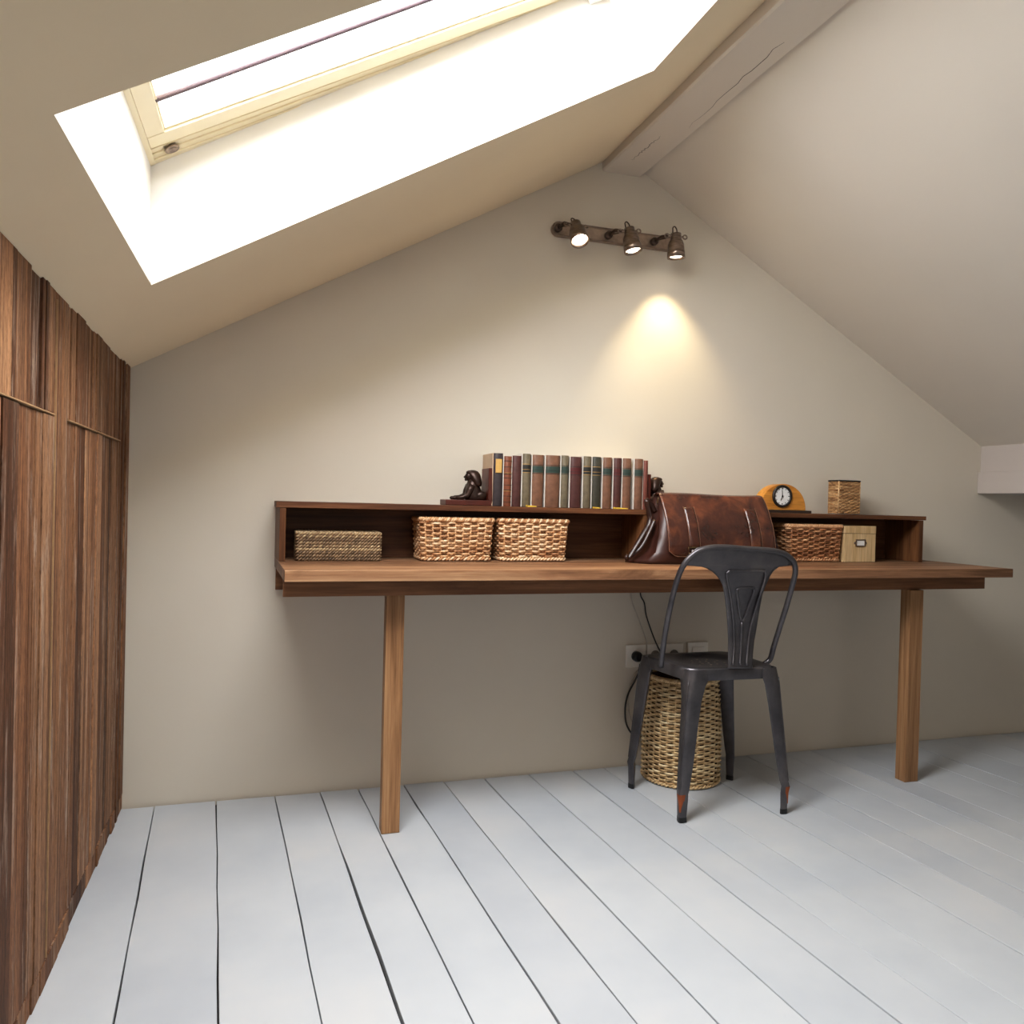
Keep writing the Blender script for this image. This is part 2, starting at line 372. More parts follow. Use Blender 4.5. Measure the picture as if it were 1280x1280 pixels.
sbox(ss, A0 + .05, A1 - .05, 1.750, 1.757, so + .005, so + .05); sbox(ss, A0 + .05, A0 + .055, 1.15, 1.757, so + .005, so + .05)
ss.build('sash', M['pine'], win, bevel=.0015)
gp = MB(); sbox(gp, A0 + .05, A1 - .05, 1.15, 1.751, so + .013, so + .017); gp.build('pane', M['glass'], win)
gb = MB(); gb.tube([sk(A0 + .05, 1.634, so + .008), sk(A1 - .05, 1.596, so + .008)], .006, 8); gb.build('glazing_bar', M['bar'], win)
sc = MB(); c0 = sk(.304 + .055, 1.845, OFF + .005); sc.lathe([(.016, 0), (.016, .004), (.0105, .0045), (.0105, .0015), (.001, .001)], c0 + NL * -.003, -NL, 20, mi=0)
sc.build('latch_socket', M['nickel'], win)
br = MB(); sbox(br, A1 - .045, A1 + .0, 1.80, 1.824, OFF - .03, OFF + .003); br.lathe([(.012, 0), (.012, .03)], sk(A1 - .02, 1.79, OFF - .018), (0, 1, 0), 14); br.build('blind_bracket', M['white'], win, bevel=.002)

# ------------------------------------------------------------------ built-in wardrobe of weathered boards
WY0 = -.6
ward = thing('built_in_wardrobe', 'tall built-in wardrobe of weathered brown vertical boards under the left slope', 'wardrobe', (-.5, 1.0, 0))
def face_x(y): return -.42 + .0172 * (W - y) / 1.15
rw = random.Random(11)
def boards(name, y0, y1, z0, z1, proud=0, seamtop=False, seambot=False, edge=None):
    mb = MB(); y = y0
    while y < y1 - 1e-4:
        w = rw.choice([.022, .03, .045, .055, .07, .085]); ye = min(y + w, y1)
        if y1 - ye < .018: ye = y1
        th = rw.uniform(-.002, .004) + proud; rv = rw.random()
        xf0, xf1 = face_x(y) + th, face_x(ye) + th; xb = face_x(y) - .03
        if z1 is None: t0, t1, tb_ = zl(xf0) - .001, zl(xf1) - .001, zl(xb) - .001
        else: t0 = t1 = tb_ = z1
        g = .0011; dz = rw.uniform(-.002, .002)
        b0 = z0 + (dz if seamtop else 0)
        mb.hexa([(xf0, y + g, b0), (xf1, ye - g, b0), (xb, ye - g, b0), (xb, y + g, b0), (xf0, y + g, t0), (xf1, ye - g, t1), (xb, ye - g, tb_), (xb, y + g, tb_)], rand=rv)
        y = ye
    if edge:
        for ey in edge: mb.box(face_x(ey) - .02, face_x(ey) + .005, ey - .0008, ey + .0008, z0, zl(face_x(ey) - .02) - .004 if z1 is None else z1, mi=1)
    if seamtop:   # pale sawn edge along the horizontal joint
        mb.hexa([(face_x(y0) - .02, y0, z0 - .0035), (face_x(y0) + .005, y0, z0 - .0035), (face_x(y1) + .005, y1, z0 - .0035), (face_x(y1) - .02, y1, z0 - .0035), (face_x(y0) - .02, y0, z0 - .0005), (face_x(y0) + .005, y0, z0 - .0005), (face_x(y1) + .005, y1, z0 - .0005), (face_x(y1) - .02, y1, z0 - .0005)], mi=1)
    return mb.build(name, [M['ward'], M['cut']], ward, bevel=.0006, bseg=1)
ZJ = 1.11
bays = [(WY0, .30), (.43, 1.02), (1.10, 1.685), (1.80, 2.42)]
for a, b in bays:
    boards('upper_door', a, b, ZJ + .003, None, 0, True)
    boards('lower_door', a, b, .052, ZJ - .003, 0, edge=None)
for a, b in ((.303, .427), (1.023, 1.097), (1.688, 1.797), (2.423, W - .001)):
    boards('stile', a, b, .052, None, .002, edge=[a + .003] if a > 1.5 and a < 2 else None)
boards('plinth', WY0, W - .001, 0.0, .048, .001)
cb = MB(); cb.hexa([(XL + .01, WY0, 0), (-.452, WY0, 0), (-.452, W - .002, 0), (XL + .01, W - .002, 0), (XL + .01, WY0, zl(XL) - .01), (-.452, WY0, zl(-.452) - .01), (-.452, W - .002, zl(-.452) - .01), (XL + .01, W - .002, zl(XL) - .01)])
cb.build('carcass', M['gap'], ward)

# ------------------------------------------------------------------ desk and shelf unit
ZD = .770
def sx(x, y): return x + .05 * (W - y)        # ends lean a touch off square
desk = thing('desk', 'long brown wooden desk on two square front legs fixed to the back wall', 'desk', (1.28, 2.35, 0))
d = MB(); ys = [2.112, 2.235, 2.36, 2.475, W - .001]
for i in range(4):
    g = .0006
    a, b = ys[i] + (g if i else 0), ys[i + 1] - g
    d.hexa([(sx(.012, a), a, ZD - .031), (2.557, a, ZD - .031), (2.557, b, ZD - .031), (sx(.012, b), b, ZD - .031), (sx(.012, a), a, ZD), (2.557, a, ZD), (2.557, b, ZD), (sx(.012, b), b, ZD)], rand=[1, .45, .5, .3][i])  # front board toned lighter, standing in for light on its edge
d.build('desktop', M['desk'], desk, bevel=.0015)
d = MB(); d.box(.034, 2.533, 2.205, 2.232, .688, ZD - .0315, rand=.4); d.build('apron', M['apron'], desk, bevel=.001)
d = MB(); d.box(.016, 2.50, W - .03, W - .001, .667, ZD - .0315, rand=.6); d.build('wall_batten', M['apron'], desk, bevel=.001)
for x0, x1, rv in ((.3195, .372, .5), (2.176, 2.234, .2)):
    d = MB(); d.box(x0, x1, 2.2095 if x0 < 1 else 2.19, 2.253 if x0 < 1 else 2.236, 0.0, .6875, rand=rv)
    # knots
    kb = random.Random(int(x0 * 100))
    d.build('leg', M['leg'], desk, bevel=.0015)
kn = MB()
sh = thing('shelf_unit', 'low open wooden shelf running along the wall at the back of the desk', 'shelf', (1.23, 2.5, ZD))
YS = 2.40
d = MB(); d.hexa([(sx(.010, YS) - .007, YS, .9315), (2.449, YS, .9345), (2.449, W - .001, .9345), (.008, W - .001, .9315), (sx(.010, YS) - .007, YS, .950), (2.449, YS, .950), (2.449, W - .001, .950), (.008, W - .001, .950)], rand=.5); d.build('top_board', M['shelf'], sh, bevel=.001)
d = MB(); d.hexa([(.023, YS + .002, ZD + .0005), (.041, YS + .002, ZD + .0005), (.034, W - .001, ZD + .0005), (.012, W - .001, ZD + .0005), (.023, YS + .002, .931), (.041, YS + .002, .931), (.034, W - .001, .931), (.012, W - .001, .931)], rand=.8); d.build('side_panel', M['shelfz'], sh, bevel=.001)
d = MB(); d.box(2.418, 2.438, YS + .002, W - .001, ZD + .0005, .9335, rand=.5); d.build('side_panel', M['shelfz'], sh, bevel=.001)
d = MB(); d.box(1.226, 1.248, YS + .003, W - .013, ZD + .0005, .9315, rand=.6); d.build('divider', M['shelfz'], sh, bevel=.001)
d = MB(); d.box(.036, 2.417, W - .012, W - .001, ZD + .0005, .931, rand=.3); d.build('back_panel', M['shelf'], sh)

# ------------------------------------------------------------------ baskets
def rrect(w, d_, r, n):
    """n points round a rounded rectangle centred on 0, evenly spaced"""
    seg = []; 
    cs = [(w / 2 - r, -d_ / 2 + r, -PI / 2), (w / 2 - r, d_ / 2 - r, 0), (-w / 2 + r, d_ / 2 - r, PI / 2), (-w / 2 + r, -d_ / 2 + r, PI)]
    poly = []
    for cx, cy, a in cs:
        for i in range(7): poly.append((cx + r * math.cos(a + PI / 2 * i / 6), cy + r * math.sin(a + PI / 2 * i / 6)))
    ln = [0]
    for i in range(len(poly)):
        a, b = poly[i], poly[(i + 1) % len(poly)]; ln.append(ln[-1] + math.hypot(b[0] - a[0], b[1] - a[1]))
    out = []
    for i in range(n):
        tt = ln[-1] * i / n; j = 0
        while ln[j + 1] < tt: j += 1
        a, b = poly[j], poly[(j + 1) % len(poly)]; u = (tt - ln[j]) / (ln[j + 1] - ln[j])
        x, y = L(a[0], b[0], u), L(a[1], b[1], u); dx, dy = b[0] - a[0], b[1] - a[1]; q = math.hypot(dx, dy)
        out.append((x, y, dy / q, -dx / q))
    return out
def weave(shape, h, rows, stakes, amp, sub=4, z0=.004, seed=1, lw=1.0, seg=6, wob=.0):
    """shape(z01, n) -> points with outward normals; every strand passes in front of and behind the stakes in turn"""
    mb = MB(); rr = random.Random(seed); n = stakes * sub; dz = h / rows
    for i in range(rows):
        z = z0 + dz * (i + .5); P = shape((i + .5) / rows, n); ph = rr.uniform(-.25, .25)
        pts = []
        for k, (x, y, nx, ny) in enumerate(P):
            o_ = amp * math.cos(PI * k / sub + PI * (i % 2) ) * 1.0
            pts.append((x + nx * o_, y + ny * o_, z + rr.uniform(-wob, wob) + .12 * dz * math.sin(PI * k / sub * .5 + ph)))
        # colour changes along the strand: cut it in runs
        run = max(sub * 3, n // 7); k = 0
        rad = dz * .56 * lw
        pts.append(pts[0])
        while k < n:
            e_ = min(k + run + rr.randint(-sub, sub), n)
            if n - e_ < sub * 2: e_ = n
            mb.tube(pts[k:e_ + 1], rad, seg, flat=(1, .62), upv=(0, 0, 1), rand=rr.random())
            k = e_
    return mb
def stakes_mb(shape, h, stakes, r, z0=.004, sub=4):
    mb = MB()
    for k in range(stakes):
        pts = []
        for q in (0, .5, 1):
            P = shape(q, stakes * sub)[(k * sub + sub // 2) % (stakes * sub)]; pts.append((P[0], P[1], z0 + h * q))
        mb.tube(pts, r, 5, rand=.45)
    return mb
def braid(shape, q, z, r, amp, turns, n=260, strands=3, seed=3, mb=None):
    mb = mb or MB(); P = shape(q, n); rr = random.Random(seed)
    for s in range(strands):
        pts = []
        for k, (x, y, nx, ny) in enumerate(P):
            a = 2 * PI * (turns * k / n + s / strands)
            pts.append((x + nx * amp * math.cos(a), y + ny * amp * math.cos(a), z + amp * .9 * math.sin(a)))
        mb.tube(pts, r, 6, closed=True, rand=rr.random())
    return mb
def backing_mb(shape, h, z0=.004, inset=.006):  # added dark sheet inside the weave, keeps its gaps dark
    mb = MB(); r = []
    for q in (0, 1): r.append([(x - nx * inset, y - ny * inset, z0 + h * q) for x, y, nx, ny in shape(q, 40)])
    mb.loft(r, caps=False); mb.add([(x, y, z0) for x, y, nx, ny in shape(0, 40)], [tuple(range(40))]); return mb
def wicker_basket(label, loc, w, d_, h, mat, seed, group='rectangular wicker baskets in the shelf'):
    b = thing('wicker_basket', label, 'basket', loc, group)
    shp = lambda q, n: rrect(w * L(.94, 1, q), d_ * L(.92, 1, q), .012, n)
    hb = h - .016; off = (0, 0, 0)
    weave(shp, hb - .012, 14, 30, .0048, 6, .012, seed, .84, 6, .0004).build('woven_body', mat, b, off=off)
    stakes_mb(shp, hb, 30, .0026, sub=6).build('stakes', mat, b, off=off)
    braid(shp, 1, h - .009, .0042, .0052, 34, seed=seed).build('rim', mat, b, off=off)
    braid(shp, 0, .0075, .0036, .0036, 30, strands=2, seed=seed + 1).build('foot_braid', mat, b, off=off)
    backing_mb(shp, hb - .006).build('dark_backing', M['inner'], b, off=off)
    return b
zt = ZD + .0006
wicker_basket('honey wicker basket, left one of the two side by side in the shelf', (.570, 2.482, zt), .236, .15, .142, M['wick'], 21)
wicker_basket('honey wicker basket, right one of the two side by side in the shelf', (.831, 2.482, zt), .236, .15, .142, M['wick'], 22)
wicker_basket('brown wicker basket behind the satchel, against the pale wooden box', (1.94, 2.482, zt), .24, .15, .142, M['wickd'], 23)
# seagrass box
b = thing('seagrass_box', 'flat dark brown seagrass box at the left end of the shelf', 'box', (.2, 2.49, zt))
shp = lambda q, n: rrect(.25, .145, .006, n)
mb = MB(); rr = random.Random(4); nr = 9
for i in range(nr):
    P = shp(0, 330); z = .0055 + i * .0098
    for s_ in range(2):
        pts = []
        for k, (x, y, nx, ny) in enumerate(P):
            a = 2 * PI * (40 * k / 330 + s_ / 2)
            pts.append((x + nx * .0032 * math.cos(a), y + ny * .0032 * math.cos(a), z + .0032 * math.sin(a)))
        mb.tube(pts, .0034, 5, closed=True, rand=rr.random())
mb.build('woven_sides', M['sea'], b, off=(0, 0, 0))
mb = MB(); mb.box(-.121, .121, -.068, .068, .001, .083); mb.build('core', M['inner'], b, off=(0, 0, 0))
mb = MB()
for k in range(13):
    y = -.066 + k * .011
    for s_ in range(2):
        mb.tube([(-.122 + .244 * i / 60, y + .0026 * math.cos(i * 1.2 + s_ * PI), .0855 + .0026 * math.sin(i * 1.2 + s_ * PI)) for i in range(61)], .003, 5, rand=rr.random())
mb.build('lid', M['sea'], b, off=(0, 0, 0))
# pale wooden card box
b = thing('card_box', 'pale wooden box with a metal label holder, right of the brown wicker basket', 'box', (2.1395, 2.475, zt))
mb = MB(); mb.box(-.072, .072, -.072, .09, 0, .1075, rand=.4); mb.build('body', M['box'], b, off=(0, 0, 0), bevel=.001)
mb = MB(); mb.box(-.0725, .0725, -.0725, .0905, .1085, .137, rand=.6); mb.build('lid', M['box'], b, off=(0, 0, 0), bevel=.001)
mb = MB(); X, Z0, Z1, Yf = .022, .062, .083, -.0725
for a in ((-X, X, Z0 - .003, Z0 + .001), (-X, X, Z1 - .001, Z1 + .003), (-X, -X + .004, Z0, Z1), (X - .004, X, Z0, Z1)): mb.box(a[0], a[1], Yf - .003, Yf, a[2], a[3])
for s_ in (-1, 1): mb.lathe([(.0045, 0), (.0045, .002)], (s_ * .025, Yf + .0003, (Z0 + Z1) / 2), (0, -1, 0), 12)
h_ = mb.build('label_holder', M['nickel'], b, off=(0, 0, 0), bevel=.0006)
mb = MB(); mb.box(-X + .004, X - .004, Yf - .0012, Yf - .0002, Z0 + .001, Z1 - .001); mb.build('card', M['dial'], h_, off=(0, 0, 0))

# straw waste basket
b = thing('waste_basket', 'tall round straw wicker waste basket on the floor behind the metal chair', 'waste basket', (1.414, 2.436, 0))
cir = lambda q, n: [(L(.134, .126, q) * (1 + .03 * math.sin(PI * q)) * math.cos(2 * PI * k / n), L(.134, .126, q) * (1 + .03 * math.sin(PI * q)) * math.sin(2 * PI * k / n), math.cos(2 * PI * k / n), math.sin(2 * PI * k / n)) for k in range(n)]
weave(cir, .345, 42, 32, .0042, 6, .012, 9, .82, 6, .0005).build('woven_body', M['wickb'], b, off=(0, 0, 0))
stakes_mb(cir, .362, 32, .0026, sub=6).build('stakes', M['wickb'], b, off=(0, 0, 0))
braid(cir, 1, .364, .0048, .005, 34, seed=3).build('rim', M['wickb'], b, off=(0, 0, 0))
braid(cir, 0, .0075, .0036, .0036, 30, strands=2).build('foot_braid', M['wickb'], b, off=(0, 0, 0))
backing_mb(cir, .35).build('dark_backing', M['inner'], b, off=(0, 0, 0))

# ------------------------------------------------------------------ books and bookends
ZS = .9505
YB = 2.455
def bmat(name, c, rough=.45): return plain('leather_' + name, c, rough, 0, .22, 55, .25)
BC = {'navy': bmat('navy', srgb(62, 54, 56)), 'tan': bmat('tan', srgb(126, 74, 50)), 'wine': bmat('wine', srgb(84, 50, 46)), 'olive': bmat('olive', srgb(112, 102, 82)),
      'brown': bmat('brown', srgb(122, 88, 68)), 'green': bmat('green', srgb(66, 64, 54)), 'rust': bmat('rust', srgb(118, 66, 54))}
LB = {'teal': plain('label_teal', srgb(52, 70, 62), .5), 'dark': plain('label_dark', srgb(46, 44, 40), .5), 'red': plain('label_red', srgb(92, 36, 36), .5), 'gold': plain('gilt', srgb(196, 156, 92), .4, .4), 'tanl': plain('label_tan', srgb(206, 164, 96), .6), 'cream': plain('cloth_cream', srgb(222, 216, 206), .8, 0, .05), 'beige': plain('cloth_beige', srgb(196, 172, 148), .8, 0, .05)}
def book(px0, px1, ytop, spine, lab, label, dep=.125, board='cream', dy=0, style=0):
    y = YB + dy; x0 = on_y(px0 - 1.1, 600, y).x; x1 = on_y(px1, 600, y).x
    pt = on_y((px0 + px1) / 2, ytop, y).z; h = pt - ZS; w = x1 - x0 - .0008
    ins = min(.0032, w * .16); wf_ = w; b = thing('book', label, 'book', ((x0 + x1) / 2, y, ZS), 'row of old leather-bound books on the shelf')
    z0 = (0, 0, 0); bt = min(.003, w * .15)
    mb = MB(); mb.box(-w / 2 + bt, w / 2 - bt, .006, dep - .004, .003, h - .004); mb.build('pages', M['page'], b, off=z0)
    for s_ in (-1, 1):
        mb = MB(); xa, xb = (-w / 2, -w / 2 + bt) if s_ < 0 else (w / 2 - bt, w / 2)
        mb.box(xa, xb, .0015 if s_ < 0 else .011, dep, 0, h); mb.build('cover', LB[board], b, off=z0)
    w -= ins; sh_ = ins / 2
    mb = MB(); ring = []
    bulge = min(.006, w * .22)
    for zz in (0, .002, h - .002, h):
        sec = [(-w / 2, .0125), (-w / 2, .004)]; e_ = .0006 if zz in (0, h) else 0
        for k in range(7):
            a = PI * k / 6; sec.append((-w / 2 * math.cos(a), .004 - (bulge + .004) * math.sin(a) ** .8 + e_))
        sec += [(w / 2, .004), (w / 2, .0125)]
        ring.append([(x + sh_, yy_, zz) for x, yy_ in sec])
    mb.loft(ring, smooth=True); sp = mb.build('spine', BC[spine], b, off=z0)
    def band(z, hh, mat, name, o_=.0005):
        m2 = MB(); rg_ = []
        for zz in (z, z + hh):
            rg_.append([(sh_ - (w / 2 + o_) * math.cos(PI * k / 10), .004 - (bulge + .004) * math.sin(PI * k / 10) ** .8 - o_, zz) for k in range(11)])
        m2.loft(rg_, closed=False, caps=False); m2.build(name, mat, sp, off=z0)
    if lab: band(h * .66, h * .125, LB[lab], 'label')
    if style == 0:
        for f in (.64, .70, .80): band(h * f, .0014, LB['gold' if lab is None else 'dark'] if lab != 'dark' else LB['gold'], 'band', .0009)
    if style == 1:
        for f in (.08, .2, .3, .32, .42, .56, .64, .66, .78, .9): band(h * f, .0016, LB['gold'] if f in (.3, .66) else LB['dark'], 'band', .0009)
    if style == 2:
        m2 = MB(); m2.box(-w * .28, w * .34, -.0028 - bulge, -.0005 - bulge * .6, h * .63, h * .89); m2.build('label', LB['tanl'], sp, off=z0)
    return b
BK = [
 (616.3, 628.6, 566.5, 'navy', None, 'dark tall book with tan paper label, first beside the sphinx bookend', 2, 'beige'),
 (629.6, 639.6, 570.3, 'tan', None, 'slim orange-brown book with gilt ribbed spine, second from the sphinx bookend', 1, 'cream'),
 (640, 651.6, 569.7, 'wine', None, 'plain wine-red book, third from the sphinx bookend', 3, 'cream'),
 (652.8, 663.3, 567.2, 'olive', 'dark', 'olive book with dark band, fourth from the sphinx bookend', 0, 'cream'),
 (665.2, 679.6, 568.6, 'brown', 'teal', 'light brown book with teal band, left of the widest book', 0, 'cream'),
 (681.8, 700, 569.2, 'brown', 'teal', 'widest brown book with teal band, in the row on the shelf', 0, 'cream'),
 (701.3, 710.8, 569.4, 'olive', 'teal', 'narrow olive book with teal band, just right of the widest book', 0, 'cream'),
 (712.7, 726.8, 571, 'wine', 'red', 'broad wine-red book in the middle of the row', 0, 'cream'),
 (729, 738.6, 570.4, 'olive', 'dark', 'olive book with dark lines, just right of the broad wine-red book', 0, 'cream'),
 (740.2, 751.2, 571.2, 'green', 'dark', 'blackish green book, darkest of the right half of the row', 0, 'cream'),
 (753.6, 764.8, 571.8, 'brown', 'teal', 'brown book with teal band, just right of the blackish green book', 0, 'cream'),
 (767, 776.6, 572.5, 'wine', 'red', 'narrow wine-red book between two brown books in the right half', 0, 'cream'),
 (778.4, 789, 573, 'brown', 'teal', 'brown book with teal band, just left of the wide white cover', 0, 'cream'),
 (793.2, 803.7, 573.6, 'brown', 'teal', 'brown book with wide white cover side, second from the right end', 0, 'cream'),
 (804.3, 810, 575.6, 'rust', None, 'thin rust-red book at the right end of the row', 3, 'cream'),
]
for q in BK: book(q[0], q[1], q[2], q[3], q[4], q[5], style=q[6], board=q[7])
for px, ww, lb in ((662.5, .03, 'yellow paper slip poking out below the olive book, fourth in the row'), (744, .02, 'yellow paper slip poking out below the blackish green book'), (774, .045, 'long yellow paper slip poking out below the narrow wine-red book')):
    p = on_y(px, 633, YB - .012); s_ = MB()
    s_.hexa([(p.x - ww / 2, 2.418, ZS + .0002), (p.x + ww / 2, 2.420, ZS + .0002), (p.x + ww / 2, YB - .012, ZS + .0002), (p.x - ww / 2, YB - .012, ZS + .0002), (p.x - ww / 2, 2.418, ZS + .005), (p.x + ww / 2, 2.420, ZS + .0035), (p.x + ww / 2, YB - .012, ZS + .004), (p.x - ww / 2, YB - .012, ZS + .006)])
    o_ = s_.build('paper_slip', M['yellow'], off=(p.x, 2.43, ZS)); o_.location = (p.x, 2.43, ZS); tag(o_, lb, 'paper slip', 'yellow paper slips under the books')
def bookend(label, x, y, flip):
    b = thing('bookend', label, 'bookend', (x, y, ZS), 'pair of sphinx bookends')
    f = -1 if not flip else 1
    mb = MB(); mb.box(min(0, f * .155), max(0, f * .155), -.045, .045, 0, .018); mb.box(min(0, f * .012), max(0, f * .012), -.045, .045, .018, .125)
    mb.build('base', M['maroon'], b, off=(0, 0, 0), bevel=.002)
    # seated sphinx: haunches, chest, forelegs, paws, neck
    g = lambda X, Y, Z: (f * X, Y, Z)
    mb = MB()
    ell = lambda xc, zc, rx, ry: [g(xc + rx * math.cos(2 * PI * k / 16), ry * math.sin(2 * PI * k / 16), zc) for k in range(16)]
    mb.loft([ell(*q) for q in ((.046, .0182, .034, .028), (.047, .03, .034, .029), (.050, .042, .030, .028), (.053, .055, .026, .026), (.055, .068, .022, .024), (.057, .08, .016, .018), (.058, .088, .012, .013))])
    for s_ in (-1, 1):
        mb.tube([g(.062, s_ * .019, .068), g(.070, s_ * .0195, .048), g(.077, s_ * .019, .032), g(.096, s_ * .017, .0255), g(.114, s_ * .016, .0245)], [.0125, .0125, .0105, .008, .0075], 12)
        mb.ball(g(.119, s_ * .016, .0242), .010, .0085, .0062)
        mb.ball(g(.030, s_ * .022, .033), .019, .010, .015)
    mb.build('body', M['bronze'], b, off=(0, 0, 0))
    mb = MB(); mb.ball(g(.066, 0, .096), .0155, .0125, .0165); mb.tube([g(.079, 0, .1), g(.0845, 0, .0935), g(.080, 0, .0905)], [.0018, .003, .002], 6); mb.ball(g(.078, 0, .0855), .005, .0055, .0045); mb.ball(g(.0795, 0, .0892), .0025, .0045, .0014)
    for s_ in (-1, 1): mb.ball(g(.0792, s_ * .0052, .0995), .0018, .0022, .0015); mb.ball(g(.064, s_ * .0135, .0965), .003, .002, .005)
    hd = mb.build('head', M['bronze'], b, off=(0, 0, 0))
    mb = MB()
    mb.loft([ell(*q) for q in ((.040, .064, .014, .027), (.042, .074, .018, .029), (.046, .086, .020, .027), (.050, .098, .022, .022), (.053, .107, .022, .018), (.055, .114, .017, .013), (.056, .118, .008, .006))])
    mb.ball(g(.060, 0, .110), .0185, .0145, .0075)
    mb.build('headdress', M['bronze'], hd, off=(0, 0, 0))
    return b
xb0 = on_y(616, 600, YB).x
bookend('bronze sphinx bookend on a maroon base at the left end of the books', xb0 - .002, YB + .045, False)
bookend('bronze sphinx bookend at the right end of the books, half hidden by the satchel', on_y(811, 600, YB).x, YB + .05, True)

# clock
b = thing('mantel_clock', 'arched honey-coloured wooden mantel clock with a white dial on the shelf', 'clock', (1.826, 2.475, ZS))
mb = MB(); mb.box(-.112, .122, -.03, .03, 0, .010); mb.build('base', M['darkm'], b, off=(0, 0, 0), bevel=.001)
mb = MB(); prof = [(-.1, .0102)] + [(-.1 * math.cos(PI * k / 28), .0102 + .098 * math.sin(PI * k / 28) ** .92) for k in range(1, 28)] + [(.1, .0102)]
mb.loft([[(x, y, z) for x, z in prof] for y in (-.024, .024)], smooth=False); mb.build('case', M['clock'], b, off=(0, 0, 0), bevel=.002)
cz = .062; cx = -.008
mb = MB(); mb.lathe([(.042, 0), (.042, .006), (.037, .008), (.033, .006), (.033, .002)], (cx, -.0242, cz), (0, -1, 0), 36, caps=False); bz = mb.build('bezel', M['rim'], b, off=(0, 0, 0))
mb = MB(); mb.lathe([(.034, 0), (.034, .003)], (cx, -.0245, cz), (0, -1, 0), 36, smooth=False); dl = mb.build('dial', M['dial'], b, off=(0, 0, 0))
mb = MB()
for k in range(12):
    a = PI * k / 6; r0, r1 = .0265, .031
    c_, s_ = math.sin(a), math.cos(a); w_ = .0011 if k % 3 else .0018
    mb.hexa([(cx + c_ * r0 - s_ * w_, -.0283, cz + s_ * r0 + c_ * w_), (cx + c_ * r0 + s_ * w_, -.0283, cz + s_ * r0 - c_ * w_), (cx + c_ * r0 + s_ * w_, -.0275, cz + s_ * r0 - c_ * w_), (cx + c_ * r0 - s_ * w_, -.0275, cz + s_ * r0 + c_ * w_),
             (cx + c_ * r1 - s_ * w_, -.0283, cz + s_ * r1 + c_ * w_), (cx + c_ * r1 + s_ * w_, -.0283, cz + s_ * r1 - c_ * w_), (cx + c_ * r1 + s_ * w_, -.0275, cz + s_ * r1 - c_ * w_), (cx + c_ * r1 - s_ * w_, -.0275, cz + s_ * r1 + c_ * w_)])
mb.build('hour_marks', M['black'], dl, off=(0, 0, 0))
for ang, ln_, w_ in ((-.12, .024, .0012), (3.6, .016, .0016)):
    mb = MB(); q = V(math.sin(ang), 0, math.cos(ang)); mb.tube([V(cx, -.0292, cz) - q * .004, V(cx, -.0292, cz) + q * ln_], [w_, w_ * .6], 6); mb.build('hand', M['black'], dl, off=(0, 0, 0))
mb = MB(); mb.lathe([(.0028, 0), (.0028, .003)], (cx, -.0275, cz), (0, -1, 0), 12); mb.build('hub', M['black'], dl, off=(0, 0, 0))

# cane box
b = thing('woven_cane_holder', 'small upright woven cane holder with dark rim at the right end of the shelf', 'holder', (2.128, 2.485, ZS))
shp = lambda q, n: rrect(.103, .06, .008, n)
weave(shp, .124, 20, 22, .0014, 4, .002, 31, 1.0, 5, .0).build('woven_body', M['cane'], b, off=(0, 0, 0))
backing_mb(shp, .124, .002, .002).build('dark_backing', M['inner'], b, off=(0, 0, 0))
mb = MB(); P = shp(1, 60); mb.tube([(x + nx * .0012, y + ny * .0012, .1285) for x, y, nx, ny in P], .0032, 6, closed=True); mb.build('rim', M['rim'], b, off=(0, 0, 0))
mb = MB(); q = [p for p in shp(0, 60)]
for sx_ in (-1, 1): mb.tube([(sx_ * .0495, -.0285, .002), (sx_ * .0495, -.0285, .127)], .0026, 6, rand=.9)
mb.build('corner_cane', M['cane'], b, off=(0, 0, 0))

# ------------------------------------------------------------------ satchel
bag = thing('satchel', 'glossy brown leather satchel leaning on the shelf edge above the chair', 'bag', (1.45, 2.35, zt))
bl = [  # z, xl front, xr front, y front, xl back, xr back, y back
    (zt, 1.205, 1.725, 2.300, 1.150, 1.745, 2.385), (zt + .012, 1.203, 1.722, 2.294, 1.155, 1.742, 2.387), (.81, 1.222, 1.705, 2.296, 1.200, 1.735, 2.389),
    (.86, 1.232, 1.692, 2.300, 1.218, 1.725, 2.391), (.92, 1.243, 1.680, 2.316, 1.235, 1.71, 2.392), (.97, 1.252, 1.668, 2.340, 1.25, 1.695, 2.394), (.998, 1.258, 1.662, 2.362, 1.258, 1.682, 2.3955)]
mb = MB(); rings = []
for z, xl, xr, yf, xlb, xrb, yb in bl:
    ring = []
    for k in range(11): u = k / 10; ring.append((L(xl, xr, u), yf + .004 * (1 - math.sin(PI * u)) * 2 - .004, z))
    for k in range(1, 5): u = k / 5; pin = .018 * math.sin(PI * u) * min(1, (z - zt) / .05); ring.append((L(xr, xrb, u) - pin, L(yf, yb, u), z))
    for k in range(11): u = k / 10; ring.append((L(xrb, xlb, u), yb, z))
    for k in range(1, 5): u = k / 5; pin = .018 * math.sin(PI * u) * min(1, (z - zt) / .05); ring.append((L(xlb, xl, u) + pin, L(yb, yf, u), z))
    rings.append(ring)
mb.loft(rings); mb.build('body', M['leatherb'], bag)
